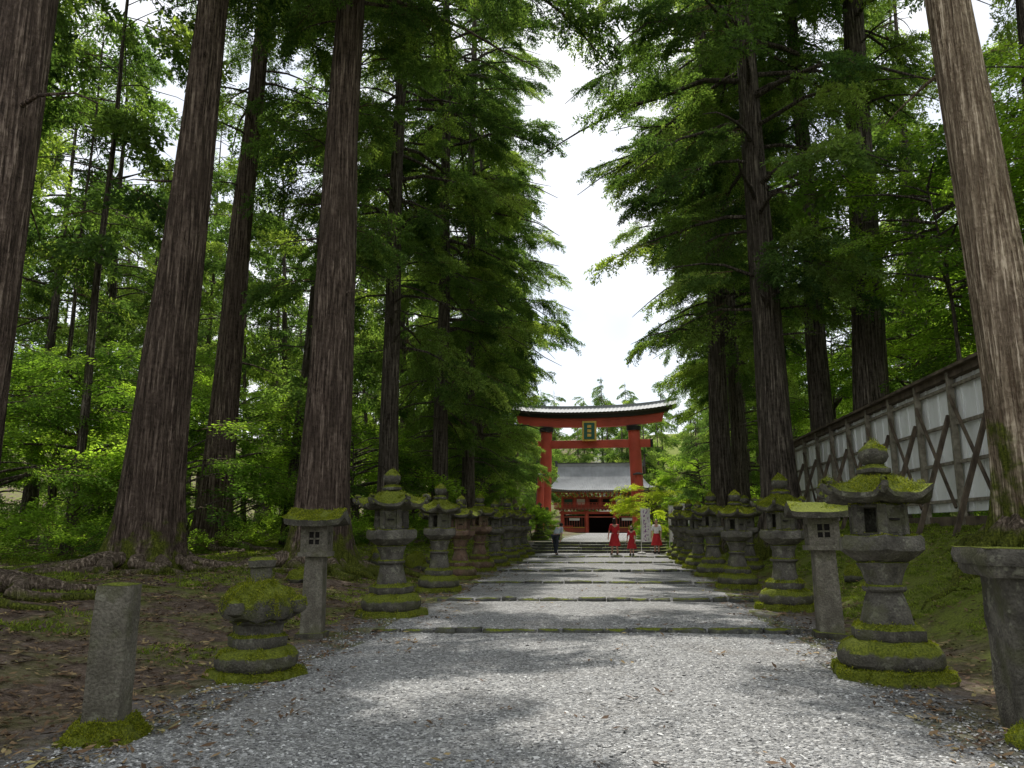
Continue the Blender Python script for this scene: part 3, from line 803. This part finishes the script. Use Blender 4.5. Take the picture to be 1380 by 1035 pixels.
# ------------------------------------------------------------ fence
mb=MB(); FX=7.3
y=10.0; i=0
P=[]
while y<37:
    P.append((y,0)); y+=1.8
for (ya,za),(yb,zb) in zip(P,P[1:]):
    zt=4.75; i+=1
    lo=1.72
    nrib=9
    for k in range(nrib):
        w=(yb-ya)/nrib; cy=ya+w*(k+.5)
        mb.box((FX+.06,cy,(lo+zt)/2),(.02,w*.995,zt-lo-.25),M['panel'])
    for k in range(3):
        cy=ya+(yb-ya)*(k+.5)/3
        mb.box((FX+.035,cy,(lo+zt)/2),(.03,.05,zt-lo-.25),M['panel'])
    for k,zz in enumerate((lo+.35,lo+1.15,lo+1.95,zt-.28)):
        mb.box((FX-.02,(ya+yb)/2,zz),(.06,yb-ya,.07),M['woodl'])
    mb.box((FX-.06,ya,(lo+zt)/2-.2),(.12,.12,zt-lo+.5),M['woodl'])
    mb.beam((FX-1.0,ya+.06,gz(FX-1.0,ya)-.1),(FX-.12,ya+.06,zt-.9),.08,.09,M['woodl'] if i<4 else M['wood'])
    mb.beam((FX-.14,ya+.1,lo+.2),(FX-.14,yb-.1,zt-.5),.05,.07,M['woodl'] if i<4 else M['wood'])
    mb.box((FX,(ya+yb)/2,zt-.05),(.20,yb-ya,.14),M['wood'])
    mb.box((FX,(ya+yb)/2,zt+.055),(.46,yb-ya-.004,.07),M['wood'])
    mb.box((FX+.02,(ya+yb)/2,lo-.15),(.14,yb-ya,.35),M['wood'])
mb.obj('construction_fence',bevel=.006)
# ------------------------------------------------------------ torii
te=empty('torii_gate',(-2.2,95,gz(-2.3,95)-.35),-.05)
mb=MB()
def cyl(mb,a,b,ra,rb,m,n=28): mb.tube([a,b],[ra,rb],n,m)
for sx in (-1,1):
    cyl(mb,(sx*5.75,0,.0),(sx*5.35,0,13.2),.80,.70,M['red'])
    cyl(mb,(sx*5.75,0,-.3),(sx*5.75,0,.35),1.15,1.05,M['granite'])
    cyl(mb,(sx*5.74,0,.35),(sx*5.71,0,1.3),.86,.85,M['black'])
    cyl(mb,(sx*5.35,0,12.75),(sx*5.34,0,13.3),.86,.9,M['black'])
    for sy in (-1,1):
        cyl(mb,(sx*5.9,sy*3.1,0),(sx*5.75,sy*2.6,7.2),.5,.42,M['red'],20)
        cyl(mb,(sx*5.9,sy*3.1,-.2),(sx*5.9,sy*3.1,.3),.75,.7,M['granite'],20)
        mb.box((sx*5.75,sy*2.6,7.3),(1.15,1.15,.16),M['roofd'])
        mb.box((sx*5.75,sy*2.6,7.44),(.8,.8,.12),M['roofd'],taper=.5)
    for zz in (3.2,6.2):
        mb.box((sx*5.74,0,zz),(.36,7.2,.6),M['red'])
mb.box((0,0,11.2),(14.6,.55,.95),M['red'])
mb.box((-7.45,0,11.2),(.3,.62,1.0),M['black']); mb.box((7.45,0,11.2),(.3,.62,1.0),M['black'])
mb.obj('posts_and_tie_beam',parent=te,smooth='auto',bevel=.03)
mb=MB()
def curved(mb,half,z0,h0,depth,m,rise,n=24,flare=0):
    vs=[];fs=[]
    for i in range(n+1):
        u=-1+2*i/n; x=u*half; z=z0+rise*abs(u)**2.6
        for yy,zz in ((-depth/2,0),(depth/2,0),(depth/2+flare,h0),(-depth/2-flare,h0)): vs.append((x+(.25*u if zz else 0),yy,z+zz))
    for i in range(n):
        for k in range(4): fs.append((i*4+k,(i+1)*4+k,(i+1)*4+(k+1)%4,i*4+(k+1)%4))
    fs.append((0,1,2,3)); fs.append((n*4+3,n*4+2,n*4+1,n*4)); mb.add(vs,fs,m)
curved(mb,8.8,13.3,1.05,.95,M['red'],.55)
curved(mb,9.5,14.36,.42,1.3,M['black'],.62,flare=.15)
curved(mb,10.3,14.79,.16,2.3,M['roofd'],.68,flare=.1)
vs=[];fs=[];n=90
for i in range(n+1):
    u=-1+2*i/n; x=u*10.5; z=14.96+.75*abs(u)**2.6; rb=.05*(i%2)
    for yy,zz in ((-1.45,0+rb),(-.8,.28+rb),(-.18,.72+rb),(.18,.72+rb),(.8,.28+rb),(1.45,0+rb)): vs.append((x,yy,z+zz))
for i in range(n):
    for k in range(5): fs.append((i*6+k,(i+1)*6+k,(i+1)*6+k+1,i*6+k+1))
    fs.append((i*6+5,(i+1)*6+5,(i+1)*6,i*6))
fs.append((0,1,2,3,4,5)); fs.append(tuple(reversed([n*6+k for k in range(6)])))
mb.add(vs,fs,M['rooft'])
curved(mb,10.55,15.66,.28,.42,M['rooft'],.77)
mb.obj('lintel_and_roof',parent=te)
mb=MB()
q=Matrix.Rotation(-.12,3,'X')
mb.box((0,-.62,12.75),(1.75,.16,2.5),M['gold'],q); mb.box((0,-.72,12.75),(1.3,.12,2.05),M['green'],q)
for zz in (13.3,12.75,12.2): mb.box((0,-.80-(zz-12.75)*-.12,zz),(.5,.05,.36),M['gold'],q)
mb.box((0,-.2,12.3),(.5,.5,2.0),M['red'])
mb.obj('name_plaque',parent=te,bevel=.03)
# ------------------------------------------------------------ shrine gate
ge=empty('shrine_gate_building',(-1.4,125,gz(-1.5,125)-.5)); ge.scale=(1.14,1.05,1.0)
mb=MB()
mb.box((0,0,.25),(12.6,7.4,.6),M['granite'])
cx=[-5.2,-1.9,1.9,5.2]
for x in cx:
    for yy in (-2.6,0,2.6):
        cyl(mb,(x,yy,.55),(x,yy,3.9),.24,.23,M['red'],14)
mb.box((0,-2.6,3.6),(11.2,.22,.35),M['red']); mb.box((0,2.6,3.6),(11.2,.22,.35),M['red']); mb.box((0,-2.62,2.95),(11,.14,.2),M['redd'])
for sx in (-1,1):
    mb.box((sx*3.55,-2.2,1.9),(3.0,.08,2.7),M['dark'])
    for k in range(9): mb.box((sx*3.55-1.35+k*.3375,-2.45,1.9),(.07,.07,2.4),M['redd'])
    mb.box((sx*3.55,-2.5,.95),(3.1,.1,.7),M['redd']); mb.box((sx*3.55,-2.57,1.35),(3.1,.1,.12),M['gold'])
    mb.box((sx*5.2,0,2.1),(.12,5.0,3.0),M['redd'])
    mb.box((sx*3.55,-2.52,2.6),(1.4,.05,.4),M['white'])
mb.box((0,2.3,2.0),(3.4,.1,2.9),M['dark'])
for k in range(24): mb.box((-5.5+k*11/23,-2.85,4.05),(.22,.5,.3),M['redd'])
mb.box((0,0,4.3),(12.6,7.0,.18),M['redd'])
for k in range(25): mb.box((-6.15+k*12.3/24,-3.42,4.72),(.08,.08,.66),M['red'])
for zz in (4.6,4.85,5.08): mb.box((0,-3.42,zz),(12.7,.09,.07),M['red'])
for sx in (-1,1):
    for zz in (4.6,4.85,5.08): mb.box((sx*6.2,0,zz),(.09,6.8,.07),M['red'])
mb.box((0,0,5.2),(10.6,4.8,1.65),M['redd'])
for x in (-5.2,-3.5,-1.8,0,1.8,3.5,5.2): mb.box((x,-2.45,5.2),(.26,.2,1.65),M['red'])
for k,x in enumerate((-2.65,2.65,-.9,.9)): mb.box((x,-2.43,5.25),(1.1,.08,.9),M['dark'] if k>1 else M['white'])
for x in (-4.35,4.35): mb.box((x,-2.43,5.25),(1.1,.08,.9),M['green'])
for row,(zz,dd) in enumerate(((6.05,.3),(6.3,.7),(6.55,1.1))):
    for k in range(22): mb.box((-5.6-row*.2+k*(11.2+row*.4)/21,-2.4-dd/2,zz),(.24,dd+.3,.17),M['red'] if (k+row)%2 else M['gold'])
    mb.box((0,-2.45-dd,zz+.1),(11.4+row*.5,.1,.08),M['redd'])
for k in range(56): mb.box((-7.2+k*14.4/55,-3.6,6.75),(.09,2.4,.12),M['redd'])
mb.obj('walls_and_columns',parent=ge)
mb=MB(); nu=120; nv=14
def roofz(u,v):
    return 11.0-4.1*(1-(1-v)**1.7)*1.0+.55*abs(u)**4*v**2
for side in (-1,1):
    vs=[];fs=[]
    for j in range(nv+1):
        v=j/nv; half=5.9+ (1.6*max(0,(v-.35)/.65))
        for i in range(nu+1):
            u=-1+2*i/nu
            vs.append((u*half,side*(.15+4.9*v),roofz(u,v)+(.11 if i%2 else 0)))
    for j in range(nv):
        for i in range(nu):
            a=j*(nu+1)+i; f=(a,a+1,a+nu+2,a+nu+1); fs.append(f if side>0 else tuple(reversed(f)))
    mb.add(vs,fs,M['rooft'])
for sx in (-1,1):
    vs=[];fs=[]; m=16
    for j in range(nv+1):
        v=j/nv
        vv=.35+.65*v; half=5.9+1.6*v
        for i in range(m+1):
            w=-1+2*i/m; vs.append((sx*(half-.0),w*(.15+4.9*vv),roofz(1,vv)+.02-(.5*(1-abs(w)**4))*v*v))
    for j in range(nv):
        for i in range(m):
            a=j*(m+1)+i; fs.append((a,a+1,a+m+2,a+m+1))
    mb.add(vs,fs,M['rooft'])
    mb.add([(sx*5.6,-2,9.0),(sx*5.6,2,9.0),(sx*5.6,0,10.9)],[(0,1,2)],M['white'])
mb.box((0,0,11.2),(12.2,.5,.5),M['rooft']); mb.box((0,0,11.5),(12.4,.62,.12),M['roofd'])
for sx in (-1,1): mb.box((sx*6.1,0,11.45),(.35,.7,.9),M['roofd'],taper=.7)
mb.box((0,-5.0,6.88),(14.8,.12,.16),M['roofd'])
mb.obj('roof',parent=ge)
fe=MB()
for k in range(14): fe.box((-9.2+k*.28,118,gz(-7,118)+.45),(.07,.07,.9),M['red'])
fe.box((-7.4,118,gz(-7,118)+.8),(3.9,.08,.1),M['red']); fe.box((-7.4,118,gz(-7,118)+.35),(3.9,.08,.1),M['red'])
fe.obj('red_railing')
for i,(x,y) in enumerate([(-4.3,48.5),(3.7,47.5),(-4.8,60),(3.9,60)]): lantern(x,y,2.3,70+i,1,1,detail=False,tuft=False)
# ------------------------------------------------------------ banners
def banner(x,y,seed,h=2.5):
    mb=MB(); z=gz(x,y)
    mb.lathe([(.2,0),(.2,.1),(.05,.12)],M['white'],0,14,disp=0)
    mb.tube([(0,0,.05),(0,0,h)],[.016,.012],8,M['white']); mb.tube([(0,0,h-.05),(.48,0,h-.05)],[.01,.01],6,M['white'])
    vs=[];fs=[]; nx,nz=6,20
    for j in range(nz+1):
        for i in range(nx+1):
            vs.append((.03+.43*i/nx,.05*math.sin(i*.9+j*.4+seed),h-.08-(h-.65)*j/nz))
    for j in range(nz):
        for i in range(nx):
            a=j*(nx+1)+i; fs.append((a,a+1,a+nx+2,a+nx+1))
    mb.add(vs,fs,M['cloth'])
    mb.obj('nobori_banner',loc=(x,y,z),rz=R.uniform(-.3,.3),smooth='auto')
t=NT('banner_cloth'); bx,by,bz=t.xyz(t.tc())
let=t.math('GREATER_THAN',t.noise(9,2,t.scale(t.tc(),(1.3,0,.9))),.56)
inb=t.math('MULTIPLY',let,t.math('LESS_THAN',t.math('ABSOLUTE',t.math('SUBTRACT',bx,.25)),.13))
M['cloth']=t.fin(t.mix(inb,(.78,.77,.76),(.25,.1,.3)),.8)
banner(1.45,37.6,1,2.2); banner(2.75,37.5,2,2.3); banner(3.6,41,3,2.2)
# ------------------------------------------------------------ people
M['skin']=plain('skin',(.5,.3,.22),.5,.1); M['hair']=plain('dark_hair',(.02,.015,.012),.5)
M['cred']=plain('red_fabric',(.5,.03,.035),.8,.2); M['cblue']=plain('pale_blue_shirt',(.5,.55,.6),.8,.15); M['cdark']=plain('dark_trousers',(.04,.045,.06),.8)
M['cwhite']=plain('white_fabric',(.7,.7,.7),.8,.1); M['shoe']=plain('shoe',(.05,.05,.05),.6)
def skin(name,V,E,Rr,mat,parent,root=0,sub=2):
    me=bpy.data.meshes.new(name); me.from_pydata(V,E,[]); me.materials.append(mat)
    o=bpy.data.objects.new(name,me); COL.objects.link(o); o.parent=parent
    m=o.modifiers.new('skin','SKIN')
    sv=me.skin_vertices[0].data
    for i,rr in enumerate(Rr):
        sv[i].radius=rr if isinstance(rr,tuple) else (rr,rr)
        sv[i].use_root=(i==root)
    m.use_smooth_shade=True
    s=o.modifiers.new('sub','SUBSURF'); s.levels=sub; s.render_levels=sub
    return o
def person(name,x,y,h,face,top,bottom,lean=0,skirt=False,hat=None,arm=(.1,.1),stride=.12,longhair=False):
    e=empty(name,(x,y,gz(x,y)),face); k=h/1.7
    c,sn=math.cos(lean),math.sin(lean)
    def T(p):
        X_,Y_,Z_=p; zz=Z_-.92
        return (X_*k,(Y_*c+zz*sn)*k,(.92+zz*c-Y_*sn)*k)
    def F(p): return tuple(a*k for a in p)
    hip=(0,0,.92)
    V=[F(hip),T((0,0,1.12)),T((0,0,1.32)),T((0,0,1.43)),T((0,.01,1.50)),
       T((-.17,0,1.39)),T((-.23,.02+arm[0]*.3,1.12)),T((-.23,.08+arm[0],.90)),T((-.23,.1+arm[0],.83)),
       T((.17,0,1.39)),T((.23,.02+arm[1]*.3,1.12)),T((.23,.08+arm[1],.90)),T((.23,.1+arm[1],.83)),
       F((-.09,0,.88)),F((-.10,stride*.5,.48)),F((-.10,stride,.08)),F((-.11,stride+.14,.03)),
       F((.09,0,.88)),F((.10,-stride*.3+.03,.48)),F((.10,-stride,.08)),F((.11,-stride+.14,.03))]
    E=[(0,1),(1,2),(2,3),(3,4),(2,5),(5,6),(6,7),(7,8),(2,9),(9,10),(10,11),(11,12),(0,13),(13,14),(14,15),(15,16),(0,17),(17,18),(18,19),(19,20)]
    Rr=[(.15,.11),(.125,.09),(.15,.095),(.06,.055),(.05,.05),.055,.043,.03,.028,.055,.043,.03,.028,.085,.055,.04,.035,.085,.055,.04,.035]
    Rr=[tuple(q*k for q in a) if isinstance(a,tuple) else a*k for a in Rr]
    skin('body',V,E,Rr,M['skin'],e)
    up=[0,1,2,5,6,9,10]; mp={a:i for i,a in enumerate(up)}
    skin('shirt',[V[a] for a in up],[(mp[a],mp[b]) for a,b in E if a in mp and b in mp],[tuple(q+.018*k for q in Rr[a]) if isinstance(Rr[a],tuple) else Rr[a]+.016*k for a in up],top,e)
    if skirt:
        mb=MB(); mb.tube([F((0,0,1.0)),F((0,0,.8)),F((0,0,.42))],[.15*k,.2*k,.29*k],18,bottom); mb.obj('skirt',parent=e,smooth='auto')
    else:
        lo=[0,13,14,15,17,18,19]; mp={a:i for i,a in enumerate(lo)}
        skin('trousers',[V[a] for a in lo],[(mp[a],mp[b]) for a,b in E if a in mp and b in mp],[tuple(q+.014*k for q in Rr[a]) if isinstance(Rr[a],tuple) else Rr[a]+.018*k for a in lo],bottom,e)
    mb=MB()
    for a in (16,20):
        v=V[a]; mb.lathe([(.02,-.04),(.05,-.03),(.055,.02),(.03,.05)],M['shoe'],0,12,(v[0],v[1]-.05,.045),0)
    mb.obj('shoes',parent=e,smooth=True)
    hc=Vector(T((0,.03,1.59))); mb=MB()
    mb.lathe([(.02*k,-.115*k),(.05*k,-.10*k),(.068*k,-.05*k),(.078*k,.02*k),(.07*k,.07*k),(.04*k,.11*k),(.005,.12*k)],M['skin'],0,20,hc,0)
    mb.lathe([(.004,-.02),(.014,-.01),(.008,.02)],M['skin'],0,8,hc+Vector((0,.08*k,-.01)),0)
    for sx in (-1,1):
        mb.lathe([(.004,-.01),(.010,0),(.004,.01)],M['hair'],0,8,hc+Vector((sx*.028*k,.068*k,.012*k)),0)
        mb.lathe([(.006,-.03),(.014,0),(.006,.03)],M['skin'],0,8,hc+Vector((sx*.08*k,0,0)),0)
    mb.box(hc+Vector((0,.068*k,-.055*k)),(.035*k,.012*k,.008*k),M['cred'])
    mb.obj('head',parent=e,smooth='auto')
    mb=MB()
    mb.lathe([(.082*k,-.02*k if not longhair else -.16*k),(.088*k,.03*k),(.08*k,.085*k),(.045*k,.125*k),(.005,.135*k)],M['hair'],0,18,hc+Vector((0,-.022*k,.0)),.003)
    mb.obj('hair',parent=e,smooth='auto')
    if hat:
        mb=MB(); mb.lathe([(.16*k,.055*k),(.165*k,.06*k),(.09*k,.07*k),(.088*k,.13*k),(.06*k,.16*k),(.005,.165*k)],hat,0,20,hc,0); mb.obj('hat',parent=e,smooth='auto')
    mb=MB()
    for w,sx in ((8,-1),(12,1)):
        p=Vector(V[w]); dwn=(Vector(V[w])-Vector(V[w-1])).normalized()
        mb.tube([p,p+dwn*.05*k,p+dwn*.09*k],[.026*k,.036*k,.03*k],8,M['skin'])
        for q in range(4):
            b=p+dwn*.08*k+Vector((0,(-.027+.018*q)*k,0)); L=(.06,.075,.07,.055)[q]*k
            mb.tube([b,b+dwn*L*.5,b+dwn*L+Vector((-sx*.015*k,0,0))],[.009*k,.0085*k,.006*k],6,M['skin'])
        b=p+dwn*.03*k+Vector((0,.03*k,0)); mb.tube([b,b+dwn*.03*k+Vector((0,.02*k,0)),b+dwn*.055*k+Vector((0,.022*k,0))],[.011*k,.01*k,.007*k],6,M['skin'])
    mb.obj('hands',parent=e,smooth=True)
person('bending_visitor',-2.45,35.6,1.6,-.6,M['cblue'],M['cdark'],lean=.75,arm=(.12,.1))
person('woman_visitor',.2,36.2,1.62,.3,M['cred'],M['cred'],skirt=True,hat=None,longhair=True,arm=(.18,.05))
person('child_visitor',.95,35.6,1.3,2.9,M['cred'],M['cred'],skirt=True,longhair=True)
person('shrine_visitor',2.2,38.2,1.6,3.0,M['cwhite'],M['cred'],skirt=True)
# ------------------------------------------------------------ ground scatter
r=random.Random(77); pp=[]
for k in range(28000):
    y=4.6+9*r.random()**1.6; x=r.uniform(-3.9,3.0)
    pp.append((Vector((x,y,gz(x,y)+.008)),(r.uniform(-.4,.4),r.uniform(-.4,.4),r.uniform(0,6.28)),r.uniform(.012,.034)*(1.6 if r.random()<.05 else 1),r.randrange(5)))
scatter('loose_gravel',pp,G['peb'])
pp=[]
for k in range(13000):
    if r.random()<.76: x=-r.uniform(2.6,13)
    else: x=r.uniform(2.0,8)
    if r.random()<.03: x=r.uniform(-3,2.3)
    y=4.5+24*r.random()**1.3
    if x<-3.3 or x>2.3 or r.random()<.3:
        pp.append((Vector((x,y,gz(x,y)+.004)),(r.uniform(-.15,.15),r.uniform(-.15,.15),r.uniform(0,6.28)),r.uniform(.6,1.5),r.randrange(4)))
scatter('leaf_litter',pp,G['lit'])
pp=[]
for k in range(38000):
    if r.random()<.53:
        x=r.uniform(3.3,8.2); y=r.uniform(6,38)
        if mn.noise(Vector((x*.8,y*.8,0)))+ (x-4.6)*.5<0: continue
    else:
        x=-r.uniform(4.3,18); y=r.uniform(7,40)
        if mn.noise(Vector((x*.5,y*.5,4)))+(y-15)*.035<.06: continue
    pp.append((Vector((x,y,gz(x,y))),(r.uniform(-.2,.2),r.uniform(-.2,.2),r.uniform(0,6.28)),r.uniform(.35,1.0)*(1.7 if x<-6 and r.random()<.35 else 1),r.randrange(3)))
scatter('ground_moss_and_grass',pp,G['grass'])
mb=MB()
for k in range(160):
    x=-r.uniform(3.6,11); y=r.uniform(5.5,20); a=r.uniform(0,6.28); L=r.uniform(.1,.5)
    q=[(x+math.cos(a)*L*s,y+math.sin(a)*L*s+.04*math.sin(s*5),gz(x+math.cos(a)*L*s,y+math.sin(a)*L*s)+.012) for s in (0,.5,1)]
    mb.tube(q,[.007,.006,.003],4,M['wood'])
mb.obj('fallen_twigs')
# ------------------------------------------------------------ light
EL=math.radians(60); AZ=math.radians(7)   # sun ahead, above the avenue
sd=Vector((-math.sin(AZ)*math.cos(EL),math.cos(AZ)*math.cos(EL),math.sin(EL)))
L=bpy.data.lights.new('sun','SUN'); L.energy=5; L.angle=math.radians(.4); L.color=(1,.96,.89)
lo=bpy.data.objects.new('sun',L); lo.rotation_euler=sd.to_track_quat('Z','Y').to_euler(); COL.objects.link(lo)
w=bpy.data.worlds.new('World'); S.world=w; w.use_nodes=True; nt=w.node_tree
bg=nt.nodes['Background']
sky=nt.nodes.new('ShaderNodeTexSky'); sky.sky_type='NISHITA'; sky.sun_disc=False; sky.sun_elevation=EL; sky.sun_rotation=-AZ
tc=nt.nodes.new('ShaderNodeTexCoord'); no=nt.nodes.new('ShaderNodeTexNoise'); no.inputs['Scale'].default_value=3.0; no.inputs['Detail'].default_value=5
nt.links.new(tc.outputs['Generated'],no.inputs['Vector'])
mr=nt.nodes.new('ShaderNodeMapRange'); mr.inputs[1].default_value=.35; mr.inputs[2].default_value=.62; mr.inputs[3].default_value=.5; mr.inputs[4].default_value=1
nt.links.new(no.outputs[0],mr.inputs[0])
mx=nt.nodes.new('ShaderNodeMix'); mx.data_type='RGBA'; nt.links.new(mr.outputs[0],mx.inputs[0]); nt.links.new(sky.outputs[0],mx.inputs[6]); mx.inputs[7].default_value=(8.7,8.85,9.1,1)
nt.links.new(mx.outputs[2],bg.inputs[0]); bg.inputs[1].default_value=.15
# ------------------------------------------------------------ camera
cd=bpy.data.cameras.new('camera'); cd.lens=36*1042/1380; cd.sensor_width=36; cd.clip_end=3000; cd.clip_start=.05
c=bpy.data.objects.new('camera',cd); c.location=(0,0,1.5); c.rotation_euler=(math.radians(90+10.57),0,math.radians(7.1)); COL.objects.link(c); S.camera=c
